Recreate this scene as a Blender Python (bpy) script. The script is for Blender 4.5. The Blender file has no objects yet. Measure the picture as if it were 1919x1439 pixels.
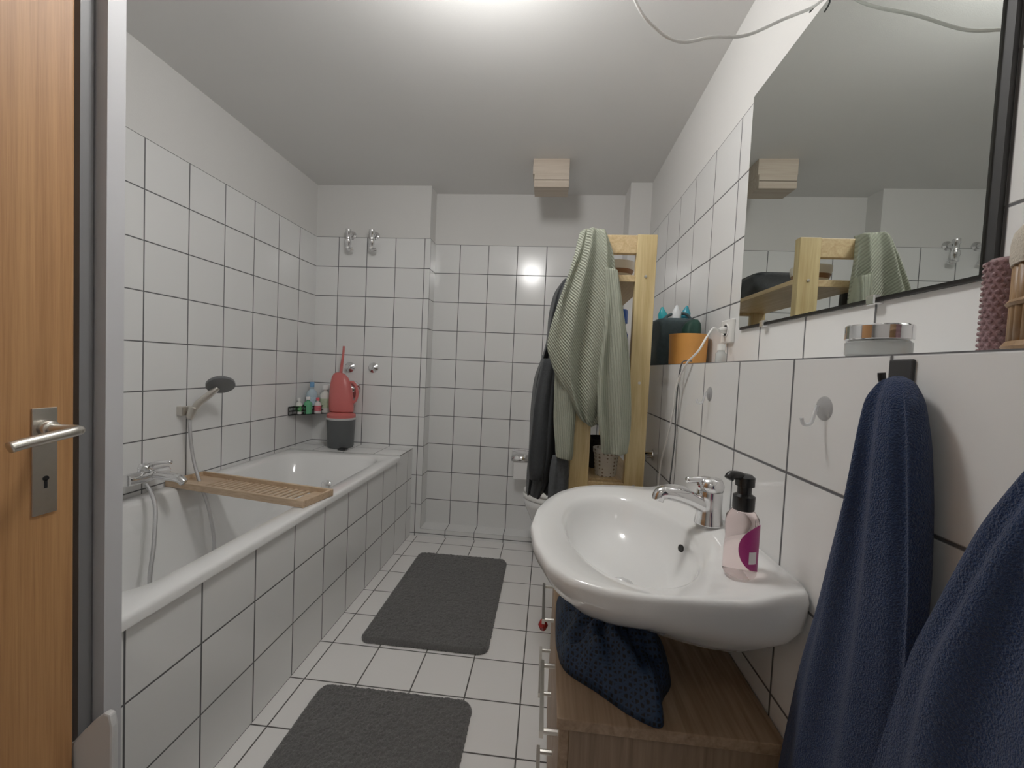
import bpy, bmesh, numpy as np, math, random
from mathutils import Vector, Matrix
random.seed(3); rng=np.random.RandomState(3)
S=bpy.context.scene; COL=S.collection
# ---------------------------------------------------------------- materials
def nmat(name):
    m=bpy.data.materials.new(name);m.use_nodes=True;nt=m.node_tree
    return m,nt,nt.nodes['Principled BSDF']
def N(nt,t,**k):
    n=nt.nodes.new(t)
    for a,b in k.items(): setattr(n,a,b)
    return n
def math_(nt,op,a,b=None,c=None):
    n=N(nt,'ShaderNodeMath',operation=op)
    for i,v in enumerate((a,b,c)):
        if v is None: continue
        if isinstance(v,(int,float)): n.inputs[i].default_value=v
        else: nt.links.new(v,n.inputs[i])
    return n.outputs[0]
def c4(c): return (c[0],c[1],c[2],1)
def simple(name,col,rough=.5,metal=0,noise=0,nscale=40,bump=0,bscale=200,trans=0,ior=1.45,alpha=1,coat=0,sheen=0,emis=None,estr=0,bdist=.004):
    m,nt,b=nmat(name)
    b.inputs['Base Color'].default_value=c4(col);b.inputs['Roughness'].default_value=rough;b.inputs['Metallic'].default_value=metal
    b.inputs['IOR'].default_value=ior;b.inputs['Transmission Weight'].default_value=trans;b.inputs['Alpha'].default_value=alpha
    b.inputs['Coat Weight'].default_value=coat;b.inputs['Sheen Weight'].default_value=sheen
    if emis: b.inputs['Emission Color'].default_value=c4(emis);b.inputs['Emission Strength'].default_value=estr
    tc=N(nt,'ShaderNodeTexCoord')
    n=N(nt,'ShaderNodeTexNoise');n.inputs['Scale'].default_value=nscale;n.inputs['Detail'].default_value=5
    nt.links.new(tc.outputs['Object'],n.inputs['Vector'])
    mx=N(nt,'ShaderNodeMix',data_type='RGBA');mx.inputs[6].default_value=c4([v*(1-noise) for v in col]);mx.inputs[7].default_value=c4([min(1,v*(1+noise)) for v in col])
    nt.links.new(n.outputs['Fac'],mx.inputs[0]);nt.links.new(mx.outputs[2],b.inputs['Base Color'])
    if bump>0:
        n=N(nt,'ShaderNodeTexNoise');n.inputs['Scale'].default_value=bscale;n.inputs['Detail'].default_value=4
        nt.links.new(tc.outputs['Object'],n.inputs['Vector'])
        bp=N(nt,'ShaderNodeBump');bp.inputs['Strength'].default_value=bump;bp.inputs['Distance'].default_value=bdist
        nt.links.new(n.outputs['Fac'],bp.inputs['Height']);nt.links.new(bp.outputs[0],b.inputs['Normal'])
    return m
def tile(name,ox,oy,oz,col=(.80,.80,.79),grout=(.10,.10,.105),w=.0022,rough=.15,pitch=.2):
    m,nt,b=nmat(name)
    g=N(nt,'ShaderNodeNewGeometry');sp=N(nt,'ShaderNodeSeparateXYZ');nt.links.new(g.outputs['Position'],sp.inputs[0])
    sn=N(nt,'ShaderNodeSeparateXYZ');nt.links.new(g.outputs['True Normal'],sn.inputs[0])
    tot=None;ids=[]
    for i,o in enumerate((ox,oy,oz)):
        u=math_(nt,'DIVIDE',math_(nt,'SUBTRACT',sp.outputs[i],o-20*pitch),pitch)
        fr=math_(nt,'FRACT',u);ds=math_(nt,'ABSOLUTE',math_(nt,'SUBTRACT',fr,.5))
        mr=N(nt,'ShaderNodeMapRange');mr.inputs[1].default_value=.5-(w+.0012)/pitch;mr.inputs[2].default_value=.5-w/pitch*.75
        nt.links.new(ds,mr.inputs[0])
        msk=math_(nt,'LESS_THAN',math_(nt,'ABSOLUTE',sn.outputs[i]),.5)
        v=math_(nt,'MULTIPLY',mr.outputs[0],msk)
        ids.append(math_(nt,'FLOOR',u))
        tot=v if tot is None else math_(nt,'MAXIMUM',tot,v)
    cb=N(nt,'ShaderNodeCombineXYZ')
    for i in range(3): nt.links.new(ids[i],cb.inputs[i])
    wn=N(nt,'ShaderNodeTexWhiteNoise');nt.links.new(cb.outputs[0],wn.inputs[0])
    mv=N(nt,'ShaderNodeMix',data_type='RGBA');mv.inputs[6].default_value=c4([v*.97 for v in col]);mv.inputs[7].default_value=c4([v*1.02 for v in col])
    nt.links.new(wn.outputs[0],mv.inputs[0])
    mx=N(nt,'ShaderNodeMix',data_type='RGBA');nt.links.new(tot,mx.inputs[0]);nt.links.new(mv.outputs[2],mx.inputs[6]);mx.inputs[7].default_value=c4(grout)
    nt.links.new(mx.outputs[2],b.inputs['Base Color'])
    nt.links.new(math_(nt,'MULTIPLY_ADD',tot,.7,rough),b.inputs['Roughness'])
    bp=N(nt,'ShaderNodeBump',invert=True);bp.inputs['Strength'].default_value=.5;bp.inputs['Distance'].default_value=.002
    nt.links.new(tot,bp.inputs['Height']);nt.links.new(bp.outputs[0],b.inputs['Normal'])
    return m
def wood(name,c1,c2,stretch=(1,1,.06),scale=28,rough=.45,dist=2):
    m,nt,b=nmat(name)
    tc=N(nt,'ShaderNodeTexCoord');mp=N(nt,'ShaderNodeMapping');mp.inputs['Scale'].default_value=stretch;nt.links.new(tc.outputs['Object'],mp.inputs[0])
    n=N(nt,'ShaderNodeTexNoise');n.inputs['Scale'].default_value=scale;n.inputs['Detail'].default_value=8;n.inputs['Distortion'].default_value=dist;nt.links.new(mp.outputs[0],n.inputs[0])
    n2=N(nt,'ShaderNodeTexNoise');n2.inputs['Scale'].default_value=scale*7;n2.inputs['Detail'].default_value=3;nt.links.new(mp.outputs[0],n2.inputs[0])
    ad=math_(nt,'MULTIPLY_ADD',n2.outputs[0],.4,math_(nt,'MULTIPLY',n.outputs[0],.75))
    cr=N(nt,'ShaderNodeValToRGB');cr.color_ramp.elements[0].position=.38;cr.color_ramp.elements[1].position=.72
    cr.color_ramp.elements[0].color=c4(c1);cr.color_ramp.elements[1].color=c4(c2);nt.links.new(ad,cr.inputs[0])
    nt.links.new(cr.outputs[0],b.inputs['Base Color']);b.inputs['Roughness'].default_value=rough
    bp=N(nt,'ShaderNodeBump');bp.inputs['Strength'].default_value=.12;bp.inputs['Distance'].default_value=.002;nt.links.new(ad,bp.inputs['Height']);nt.links.new(bp.outputs[0],b.inputs['Normal'])
    return m
# ---------------------------------------------------------------- geometry helpers
def obj(name,verts,faces,mat,smooth=False,bevel=0,sub=0,solid=0,seg=2):
    me=bpy.data.meshes.new(name);me.from_pydata([tuple(map(float,v)) for v in verts],[],faces)
    bm=bmesh.new();bm.from_mesh(me);bmesh.ops.recalc_face_normals(bm,faces=bm.faces);bm.to_mesh(me);bm.free()
    if smooth:
        for p in me.polygons:p.use_smooth=True
    o=bpy.data.objects.new(name,me);COL.objects.link(o)
    if mat: 
        for mm in (mat if isinstance(mat,list) else [mat]): me.materials.append(mm)
    if solid: md=o.modifiers.new('s','SOLIDIFY');md.thickness=solid;md.offset=0
    if bevel: md=o.modifiers.new('b','BEVEL');md.width=bevel;md.segments=seg;md.limit_method='ANGLE'
    if sub: md=o.modifiers.new('u','SUBSURF');md.levels=sub;md.render_levels=sub
    return o
def boxd(a,b):
    x0,y0,z0=[min(p,q) for p,q in zip(a,b)];x1,y1,z1=[max(p,q) for p,q in zip(a,b)]
    v=[(x0,y0,z0),(x1,y0,z0),(x1,y1,z0),(x0,y1,z0),(x0,y0,z1),(x1,y0,z1),(x1,y1,z1),(x0,y1,z1)]
    f=[(0,3,2,1),(4,5,6,7),(0,1,5,4),(1,2,6,5),(2,3,7,6),(3,0,4,7)]
    return v,f
def box(name,a,b,mat,bevel=0.002,seg=2):
    v,f=boxd(a,b);return obj(name,v,f,mat,bevel=bevel,seg=seg)
def join_data(lst):
    V=[];F=[]
    for v,f in lst:
        n=len(V);V+=list(v);F+=[tuple(i+n for i in q) for q in f]
    return V,F
def frame(ax):
    ax=Vector(ax).normalized();t=Vector((0,0,1)) if abs(ax.z)<.9 else Vector((1,0,0))
    u=ax.cross(t).normalized();w=ax.cross(u).normalized();return ax,u,w
def lathed(prof,base=(0,0,0),axis=(0,0,1),n=36,sx=1,sy=1):
    ax,u,w=frame(axis);B=Vector(base);V=[];F=[]
    for r,h in prof:
        for i in range(n):
            t=2*math.pi*i/n;V.append(B+ax*h+u*(r*math.cos(t)*sx)+w*(r*math.sin(t)*sy))
    for j in range(len(prof)-1):
        for i in range(n):
            k=(i+1)%n;F.append((j*n+i,j*n+k,(j+1)*n+k,(j+1)*n+i))
    if prof[0][0]>1e-5:F.append(tuple(range(n))[::-1])
    if prof[-1][0]>1e-5:F.append(tuple((len(prof)-1)*n+i for i in range(n)))
    return V,F
def sharp(o,ang=40):
    me=o.data
    bm=bmesh.new();bm.from_mesh(me);bmesh.ops.remove_doubles(bm,verts=bm.verts,dist=1e-6)
    for e in bm.edges:
        if len(e.link_faces)==2 and e.calc_face_angle(0)>math.radians(ang): e.smooth=False
    bm.to_mesh(me);bm.free()
def lathe(name,prof,base,mat,axis=(0,0,1),n=36,sx=1,sy=1,smooth=True,bevel=0):
    v,f=lathed(prof,base,axis,n,sx,sy);o=obj(name,v,f,mat,smooth=smooth,bevel=bevel)
    if smooth: sharp(o)
    return o
def smoothpath(P,m=8):
    P=[Vector(p) for p in P];out=[]
    if len(P)<3:return P
    for i in range(len(P)-1):
        a=P[max(i-1,0)];b=P[i];c=P[i+1];d=P[min(i+2,len(P)-1)]
        for k in range(m):
            t=k/m;out.append(.5*((2*b)+(c-a)*t+(2*a-5*b+4*c-d)*t*t+(3*b-a-3*c+d)*t**3))
    out.append(P[-1]);return out
def tubed(P,r,n=12,sm=8):
    P=smoothpath(P,sm) if sm else [Vector(p) for p in P]
    V=[];F=[];u=None;L=len(P)
    for i,p in enumerate(P):
        t=(P[min(i+1,L-1)]-P[max(i-1,0)]).normalized()
        if u is None: u=frame(t)[1]
        u=(u-t*u.dot(t)).normalized();w=t.cross(u)
        rr=r(i/(L-1)) if callable(r) else r
        for k in range(n):
            a=2*math.pi*k/n;V.append(p+u*rr*math.cos(a)+w*rr*math.sin(a))
    for i in range(L-1):
        for k in range(n):
            q=(k+1)%n;F.append((i*n+k,i*n+q,(i+1)*n+q,(i+1)*n+k))
    F.append(tuple(range(n))[::-1]);F.append(tuple((L-1)*n+k for k in range(n)))
    return V,F
def tube(name,P,r,mat,n=12,sm=8):
    v,f=tubed(P,r,n,sm);return obj(name,v,f,mat,smooth=True)
def rings(name,R,mat,capstart=True,capend=True,**k):
    n=len(R[0]);V=[p for r in R for p in r];F=[]
    for j in range(len(R)-1):
        for i in range(n):
            q=(i+1)%n;F.append((j*n+i,j*n+q,(j+1)*n+q,(j+1)*n+i))
    if capstart:F.append(tuple(range(n))[::-1])
    if capend:F.append(tuple((len(R)-1)*n+i for i in range(n)))
    return obj(name,V,F,mat,smooth=True,**k)
def slant(name,rows,mat,n=64,folds=0,amp=0,m=7,phase=0,twist=0,jit=0,sq=1.0,seed=1,axis='X'):
    """rows (xl,zl,xr,zr,yc,hy); each cross-section runs from left point to right point"""
    A=np.array(rows,float);t=np.arange(len(A));T=np.linspace(0,len(A)-1,(len(A)-1)*m+1)
    P=[np.interp(T,t,A[:,i]) for i in range(6)]
    for i in range(6):
        a=P[i].copy()
        for _ in range(m): a[1:-1]=(a[:-2]+2*a[1:-1]+a[2:])/4
        P[i]=a
    rs=np.random.RandomState(seed);ph=rs.rand(8)*6.28;R=[]
    for j in range(len(T)):
        xl,zl,xr,zr,yc,hy=[p[j] for p in P];v=j/(len(T)-1);ring=[]
        for i in range(n):
            a=2*math.pi*i/n;ca,sa=math.cos(a),math.sin(a)
            ca=math.copysign(abs(ca)**sq,ca);sa=math.copysign(abs(sa)**sq,sa)
            g=1+amp*min(1,.25+v*1.6)*(math.sin(folds*a+phase+twist*v)+.5*math.sin((folds*2-3)*a+ph[0]+v*3)) if folds else 1
            g2=1+jit*(math.sin(3*a+ph[1]+v*9)+.6*math.sin(5*a+ph[2]-v*14))
            h=(xr-xl)/2;x=(xl+xr)/2+h*ca*(1+(g2-1));z=(zl+zr)/2+(zr-zl)/2*ca;y=yc+hy*sa*(1+(g-1)*1.8)*g2
            ring.append((x,y,z) if axis=='X' else (y,x,z))
        R.append(ring)
    return rings(name,R,mat)
def loft(name,rows,mat,n=64,folds=0,amp=0,m=7,phase=0,twist=0,jit=0,sq=1.0,seed=1):
    """rows (z,cx,cy,hx,hy)"""
    rows=sorted(rows,key=lambda r:-r[0]);A=np.array(rows);t=np.arange(len(A));T=np.linspace(0,len(A)-1,(len(A)-1)*m+1)
    pts=[np.interp(T,t,A[:,i]) for i in range(5)]
    for i in range(5):
        a=pts[i].copy()
        for _ in range(6):
            a[1:-1]=(a[:-2]+2*a[1:-1]+a[2:])/4
        pts[i]=a
    rs=np.random.RandomState(seed);ph=rs.rand(8)*6.28
    R=[]
    for j in range(len(T)):
        z,cx,cy,hx,hy=[p[j] for p in pts];v=j/(len(T)-1);ring=[]
        for i in range(n):
            a=2*math.pi*i/n
            ca,sa=math.cos(a),math.sin(a)
            ca=math.copysign(abs(ca)**sq,ca);sa=math.copysign(abs(sa)**sq,sa)
            g=1+amp*min(1,.25+v*1.6)*(math.sin(folds*a+phase+twist*v)+.5*math.sin((folds*2-3)*a+ph[0]+v*3)) if folds else 1
            g2=1+jit*(math.sin(3*a+ph[1]+v*9)+.6*math.sin(5*a+ph[2]-v*14))
            ring.append((cx+hx*ca*g*g2,cy+hy*sa*g*g2,z+jit*.03*math.sin(4*a+ph[3])))
        R.append(ring)
    return rings(name,R,mat)
def par(p,e):
    off=Vector(e.location);q=e.parent
    while q: off+=Vector(q.location);q=q.parent
    p.parent=e;p.location=Vector(p.location)-off
def thing(name,label,cat,base,parts,group=None):
    e=bpy.data.objects.new(name,None);e.empty_display_size=.05;e.location=base;COL.objects.link(e)
    e['label']=label;e['category']=cat
    if group:e['group']=group
    for p in parts: par(p,e)
    return e
def solo(o,label,cat,group=None):
    o['label']=label;o['category']=cat
    if group:o['group']=group
    return o
def struct(o): o['kind']='structure';return o

# ---------------------------------------------------------------- constants
XL,XT,XR,XU=-1.62,-.895,.425,.583
YB,YA,XC=2.675,2.80,-.823
ZF,ZC=-.02,2.35
plaster=simple('plaster_white',(.70,.69,.67),.9,noise=.02,nscale=3,bump=.12,bscale=200)
ceilm=simple('ceiling_paint',(.76,.755,.74),.95,noise=.02,nscale=3,bump=.08,bscale=300)
t_left=tile('tile_left',0,2.487,0)
t_back=tile('tile_back',-.861,2.487,0)
t_alc=tile('tile_alcove',-.647,2.675,0)
t_apr=tile('tile_apron',-.861,.787,-.02,col=(.84,.84,.83))
t_low=tile('tile_low',.425,.5435,0,col=(.77,.77,.76))
t_up=tile('tile_up',.583,1.3886,0,col=(.76,.76,.75))
t_floor=tile('tile_floor',-.04,1.38,0,col=(.83,.81,.79),grout=(.08,.075,.07),rough=.22)
chrome=simple('chrome',(.78,.78,.79),.09,1)
steel=simple('brushed_steel',(.66,.63,.58),.32,1,noise=.05,nscale=80)
hosem=simple('hose_metal',(.55,.55,.56),.3,1,noise=.2,nscale=400,bump=.5,bscale=600)
ceramic=simple('ceramic_white',(.80,.80,.79),.06,coat=.5)
enamel=simple('enamel_white',(.83,.83,.82),.08,coat=.5)
pine=wood('pine',(.50,.35,.14),(.70,.55,.28),(1,1,.05),30)
pineh=wood('pine_board',(.50,.33,.15),(.70,.53,.29),(1,.05,1),30)
oakdoor=wood('door_veneer',(.34,.155,.055),(.49,.25,.10),(1,1,.02),80,rough=.5,dist=1)
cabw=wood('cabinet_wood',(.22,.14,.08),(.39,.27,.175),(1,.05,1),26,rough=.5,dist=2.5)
cabd=wood('cabinet_side_shaded',(.18,.115,.068),(.31,.215,.14),(1,1,.05),26,rough=.5,dist=2.5)  # darker copy of the cabinet wood, near-side shadow put into its colour
bamboo=wood('bamboo',(.46,.31,.19),(.62,.46,.31),(.06,1,1),40)
ventw=wood('vent_wood',(.46,.38,.30),(.58,.50,.41),(.05,1,1),20,rough=.6)
blackp=simple('black_plastic',(.012,.012,.013),.35)
darkmetal=simple('dark_wire',(.015,.015,.015),.4,.5)
greyp=simple('grey_plastic',(.075,.08,.083),.4)
headp=simple('shower_grey',(.13,.135,.14),.35)
whitep=simple('white_plastic',(.80,.79,.76),.35)
jambm=simple('jamb_shaded',(.17,.17,.175),.45)  # shadow in the jamb rebate put into the base colour
jambw=simple('jamb_white',(.54,.54,.56),.4)
rugm=simple('rug_grey',(.11,.108,.104),.95,noise=.5,nscale=170,bump=.8,bscale=420,sheen=.3)
navy=simple('navy_terry',(.006,.026,.092),.95,noise=.4,nscale=260,bump=1,bscale=550,sheen=.12,bdist=.006)
dark_cloth=simple('charcoal_cloth',(.022,.025,.028),.9,noise=.3,nscale=90,bump=.5,bscale=300,sheen=.1)
char2=simple('grey_cloth',(.065,.07,.075),.9,noise=.3,nscale=90,bump=.5,bscale=300)
pink=simple('salmon_plastic',(.60,.14,.13),.35)
red=simple('red_gloss',(.30,.015,.015),.2)
clear=simple('clear_plastic',(.85,.87,.9),.2,alpha=.17)
clear2=simple('clear_plastic_hook',(.8,.82,.85),.2,alpha=.5)
# ---------------------------------------------------------------- shell
def wall(name,parts):
    V=[];F=[];mi=[];mats=[]
    for a,b,m in parts:
        v,f=boxd(a,b);n=len(V);V+=v;F+=[tuple(i+n for i in q) for q in f]
        if m not in mats:mats.append(m)
        mi+=[mats.index(m)]*len(f)
    me=bpy.data.meshes.new(name);me.from_pydata(V,[],F)
    for m in mats:me.materials.append(m)
    for p,i in zip(me.polygons,mi):p.material_index=i
    o=bpy.data.objects.new(name,me);COL.objects.link(o);return struct(o)
wall('floor',[((-1.9,-1.0,ZF-.08),(.8,3.1,ZF),t_floor)])
wall('ceiling',[((-1.9,-1.0,ZC),(.8,3.1,ZC+.1),ceilm)])
wall('wall_left',[((XL-.12,.60,ZF),(XL-.008,3.0,ZC),plaster),((XL-.01,.66,ZF),(XL,YB+.02,2.0),t_left)])
wall('wall_back',[((XL-.1,YB+.008,ZF),(XC-.008,YA+.2,ZC),plaster),((XL-.01,YB,ZF),(XC,YA+.02,2.0),t_back),
                  ((XC-.02,YA+.008,ZF),(.8,YA+.2,ZC),plaster)])
wall('wall_alcove',[((XC-.01,YA,ZF),(XU+.02,YA+.012,2.0),t_alc),((XC,YB,ZF),(XR+.01,YA+.01,.03),t_alc),
                    ((.46,2.62,1.2),(.70,2.90,ZC),plaster)])
wall('wall_right',[((XU+.008,-1.0,1.1),(.75,3.0,ZC),plaster),((XU,-1.0,1.1),(XU+.02,YA+.02,2.0),t_up)])
wall('wall_lower',[((XR,-1.0,ZF),(.75,YA+.01,1.2),t_low)])
wall('wall_tub',[((XT-.03,.742,ZF),(XT,2.43,.556),t_apr),((XL-.005,2.43,ZF),(XT,YB+.01,.585),t_apr)])
wall('wall_front',[((XL-.12,.69,ZF),(-.90,.74,ZC),plaster)])
wall('wall_hall',[((-1.9,-1.0,ZF),(-1.75,.74,ZC),plaster),((-1.9,-1.05,ZF),(.75,-.95,ZC),plaster)])
wall('trim_1',[((-1.05,.678,ZF),(-.868,.70,2.32),jambm),((-.915,.705,ZF),(-.846,.738,2.32),jambw)])
# rounded white plinth at jamb foot
pr=[(-.780,ZF),(-.780,.455),(-.785,.478),(-.797,.480),(-.815,.466),(-.84,.440),(-.865,.412),(-.89,.395),(-.93,.375),(-.93,ZF)]
V=[(x,.664,z) for x,z in pr]+[(x,.677,z) for x,z in pr];n=len(pr)
F=[tuple(range(n)),tuple(range(n,2*n))[::-1]]+[(i,(i+1)%n,(i+1)%n+n,i+n) for i in range(n)]
struct(obj('trim_2',V,F,simple('plinth_white',(.62,.62,.62),.3),bevel=.004))
door=box('door_1',(-.895,-.20,ZF+.01),(-.855,.66,2.02),oakdoor,.003);struct(door)
plate=box('handle_plate',(-.855,.598,.873),(-.852,.633,1.057),steel,.001)
hl=[tubed([(-.852,.616,1.022),(-.795,.616,1.022),(-.787,.611,1.022),(-.785,.595,1.020),(-.787,.545,1.013),(-.789,.527,1.009)],.0085,14,6)]
v,f=join_data(hl+[lathed([(.013,0),(.013,.012),(.011,.014)],(-.852,.616,1.022),(1,0,0))]);lev=obj('door_lever',v,f,steel,smooth=True)
v,f=join_data([lathed([(.0045,0),(.0045,.0015)],(-.8525,.616,.935),(1,0,0),16),boxd((-.8525,.614,.918),(-.851,.618,.933))]);kh=obj('keyhole',v,f,blackp)
for p in (plate,lev,kh): par(p,door)
# ---------------------------------------------------------------- bathtub
def rrect(x0,x1,y0,y1,r,z,m=10):
    P=[]
    for cx,cy,a0 in ((x1-r,y1-r,0),(x0+r,y1-r,90),(x0+r,y0+r,180),(x1-r,y0+r,270)):
        for i in range(m+1):
            a=math.radians(a0+90*i/m);P.append((cx+r*math.cos(a),cy+r*math.sin(a),z))
    return P
x0,x1,y0,y1=XL+.001,-.882,.744,2.428
R=[rrect(x0+.02,x1-.02,y0+.02,y1-.02,.02,.557),rrect(x0,x1,y0,y1,.02,.557),rrect(x0,x1,y0,y1,.02,.575),rrect(x0+.004,x1-.004,y0+.004,y1-.004,.02,.583),rrect(x0+.012,x1-.012,y0+.012,y1-.012,.03,.586),
 rrect(XL+.065,-.955,.82,2.35,.12,.585),rrect(XL+.072,-.963,.83,2.34,.12,.58),rrect(XL+.078,-.970,.84,2.33,.12,.568),
 rrect(XL+.095,-.99,.87,2.28,.13,.45),rrect(XL+.12,-1.015,.90,2.20,.14,.28),rrect(XL+.15,-1.045,.94,2.08,.15,.20),rrect(XL+.19,-1.085,1.0,2.0,.15,.172),rrect(XL+.26,-1.15,1.1,1.9,.12,.165)]
tub=rings('tub_shell',R,enamel,capstart=False,capend=True);sharp(tub,60)
ovf=lathe('overflow_cap',[(.03,0),(.03,.01),(.022,.016),(0,.018)],(-1.27,2.262,.42),chrome,axis=(0,-1,.3))
thing('bathtub','white enamel built-in bathtub behind a tiled apron','bathtub',(-1.25,1.58,.165),[tub,ovf])
b1=lathe('tap_body',[(.0,0),(.021,0),(.024,.01),(.024,.15),(.021,.16),(0,.16)],(-1.545,1.36,.675),chrome,axis=(0,1,0))
b2=tube('spout',[(-1.545,1.45,.675),(-1.50,1.46,.672),(-1.44,1.465,.665),(-1.415,1.467,.648)],lambda t:.019-.004*t,chrome,16)
v,f=join_data([lathed([(.021,0),(.023,.02),(.018,.032),(0,.036)],(-1.545,1.43,.69)),tubed([(-1.545,1.43,.715),(-1.50,1.44,.728),(-1.45,1.445,.732)],.008,12,4)]);b3=obj('tap_lever',v,f,chrome,smooth=True)
b4=[lathe('wall_rosette',[(.032,0),(.030,.01),(.015,.014),(.015,.07)],(XL,y,.675),chrome,axis=(1,0,0)) for y in (1.375,1.50)]
thing('bathtub_tap','chrome lever mixer tap on the tiled wall above the tub','tap',(-1.6,1.43,.675),[b1,b2,b3]+b4)
hold=obj('wall_bracket',*join_data([boxd((XL,1.635,.885),(XL+.03,1.675,.925)),lathed([(.015,-.02),(.017,.0),(.017,.03)],(-1.57,1.66,.895),(.25,.15,1))]),steel,bevel=.003)
hd=tube('shower_handle',[(-1.575,1.655,.87),(-1.555,1.67,.93),(-1.52,1.70,.98),(-1.50,1.72,1.01)],lambda t:.012+.003*math.sin(3*t),steel,14)
hx=Vector((-1.49,1.725,1.028));ax=Vector((.45,-.42,-.70))
he=lathe('shower_head',[(0,-.022),(.02,-.022),(.045,-.012),(.056,.0),(.056,.012),(.050,.016),(0,.017)],hx,headp,axis=ax)
hose=tube('shower_hose',[(-1.575,1.655,.87),(-1.57,1.655,.80),(-1.56,1.66,.70),(-1.52,1.65,.60),(-1.46,1.64,.47),(-1.40,1.60,.31),(-1.38,1.50,.21),(-1.38,1.38,.205),(-1.41,1.33,.30),(-1.43,1.36,.45),(-1.47,1.40,.58),(-1.53,1.42,.65)],.007,hosem,12)
thing('hand_shower','grey round hand shower with silver hose in a wall bracket','shower head',(-1.6,1.66,.88),[hold,hd,he,hose])
def xf(data,M):
    v,f=data;return [M@Vector(p) for p in v],f
M=Matrix.Translation((-1.245,1.60,.5865))@Matrix.Rotation(math.radians(-9.7),4,'Z')
L,W=.355,.085
fr=obj('tray_frame',*xf(join_data([boxd((-L,-W,0),(L,-W+.012,.028)),boxd((-L,W-.012,0),(L,W,.028)),boxd((-L,-W+.012,0),(-L+.012,W-.012,.028)),boxd((L-.012,-W+.012,0),(L,W-.012,.028))]),M),bamboo,bevel=.002)
sl=[boxd((-L+.012,-W+.012,.003),(-.20,W-.012,.010)),boxd((.27,-W+.012,.003),(L-.012,W-.012,.010)),boxd((-.2,-.045,.001),(.27,-.035,.004)),boxd((-.2,.035,.001),(.27,.045,.004))]
x=-.185
while x<.26: sl.append(boxd((x,-W+.012,.004),(x+.014,W-.012,.010)));x+=.030
st=obj('tray_slats',*xf(join_data(sl),M),bamboo)
thing('bath_tray','slatted bamboo bath caddy lying across the tub rim','bath tray',(-1.245,1.60,.5865),[fr,st])
# ---------------------------------------------------------------- wall fittings
for x in (-1.371,-1.209):
    a=lathe('rosette',[(.031,0),(.029,.006),(.016,.012),(.016,.045)],(x,YB+.006,2.01),chrome,axis=(0,-1,0))
    b=lathe('pipe_body',[(0,0),(.017,0),(.017,.03),(.021,.035),(.021,.06),(.015,.065),(.015,.10),(.019,.105),(.019,.13),(0,.132)],(x,YB-.05,1.905),chrome)
    c=tube('pipe_elbow',[(x,YB-.05,1.915),(x+.012,YB-.055,1.90),(x+.035,YB-.05,1.905)],.013,chrome)
    thing('pipe_fitting','chrome angled water connection sticking out of the wall','pipe fitting',(x,YB,2.01),[a,b,c],'capped water connections')
for i,(x,z,r) in enumerate([(-1.357,1.116,.036),(-1.19,1.12,.036),(-1.338,.965,.062)]):
    o=lathe('valve_cover',[(r,0),(r*.96,.006),(r*.6,.014),(r*.42,.018),(r*.42,.04),(r*.3,.046),(0,.046)],(x,YB,z),chrome,axis=(0,-1,0))
    solo(o,'round chrome valve rosette on white tiles' if i<2 else 'large round chrome wall rosette behind a pink can','valve cover','chrome wall rosettes')
bx,by=-1.352,2.565
v,f=lathed([(.078,0),(.082,.01),(.090,.185),(.088,.19),(.0,.19)],(bx,by,.586));body=obj('bin_body',v,f,greyp,smooth=True);sharp(body)
lin=lathe('bin_liner',[(.091,0),(.094,.008),(.088,.014)],(bx,by,.771),simple('liner',(.5,.5,.5),.4))
lid=lathe('bin_lid',[(.090,0),(.090,.018),(.07,.032),(0,.036)],(bx,by,.785),pink)
ped=box('bin_pedal',(bx+.04,by-.115,.588),(bx+.09,by-.07,.598),blackp,.003)
thing('pedal_bin','small dark grey pedal bin with pink lid on the tiled ledge','bin',(bx,by,.586),[body,lin,lid,ped])
cb=loft('can_body',[(.822,bx+.0,by,.080,.05),(.87,bx-.002,by,.083,.055),(.93,bx-.005,by,.080,.05),(1.0,bx-.010,by,.070,.042),(1.05,bx-.016,by,.055,.03),(1.072,bx-.022,by,.036,.02),(1.080,bx-.024,by,.018,.012)],pink,48)
cs=tube('can_spout',[(bx-.015,by,1.04),(bx-.008,by,1.12),(bx+.0,by,1.19),(bx+.004,by,1.255)],lambda t:.011-.005*t,pink)
chn=tube('can_handle',[(bx+.05,by,1.02),(bx+.085,by,1.01),(bx+.105,by,.955),(bx+.095,by,.90),(bx+.06,by,.875)],.009,pink)
thing('watering_can','salmon pink long-spouted watering can standing on the bin','watering can',(bx,by,.822),[cb,cs,chn])
def bar(a,b,r=.0035): return tubed([a,b],r,8,0)
A,B,Cn=(-1.612,2.40,0),(-1.612,2.668,0),(-1.445,2.668,0)
def at(p,z): return (p[0],p[1],z)
w=[]
for z in (.850,.825,.80): w+= [bar(at(A,z),at(B,z)),bar(at(B,z),at(Cn,z)),bar(at(Cn,z),at(A,z))]
for i in range(13):
    t=i/12;p=[A[k]*(1-t)+Cn[k]*t for k in range(2)]
    w.append(bar((p[0],p[1],.80),(p[0],p[1],.850),.0025));w.append(bar((p[0],p[1],.80),(B[0] if t<.5 else p[0],p[1] if t<.5 else B[1],.80),.0025))
v,f=join_data(w);bask=obj('basket_frame',v,f,darkmetal);
flr=obj('basket_base',[at(A,.798),at(B,.798),at(Cn,.798)],[(0,1,2)],darkmetal,solid=.003)
thing('corner_basket','black wire shower basket in the tiled corner','shower basket',(-1.55,2.6,.80),[bask,flr])
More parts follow.
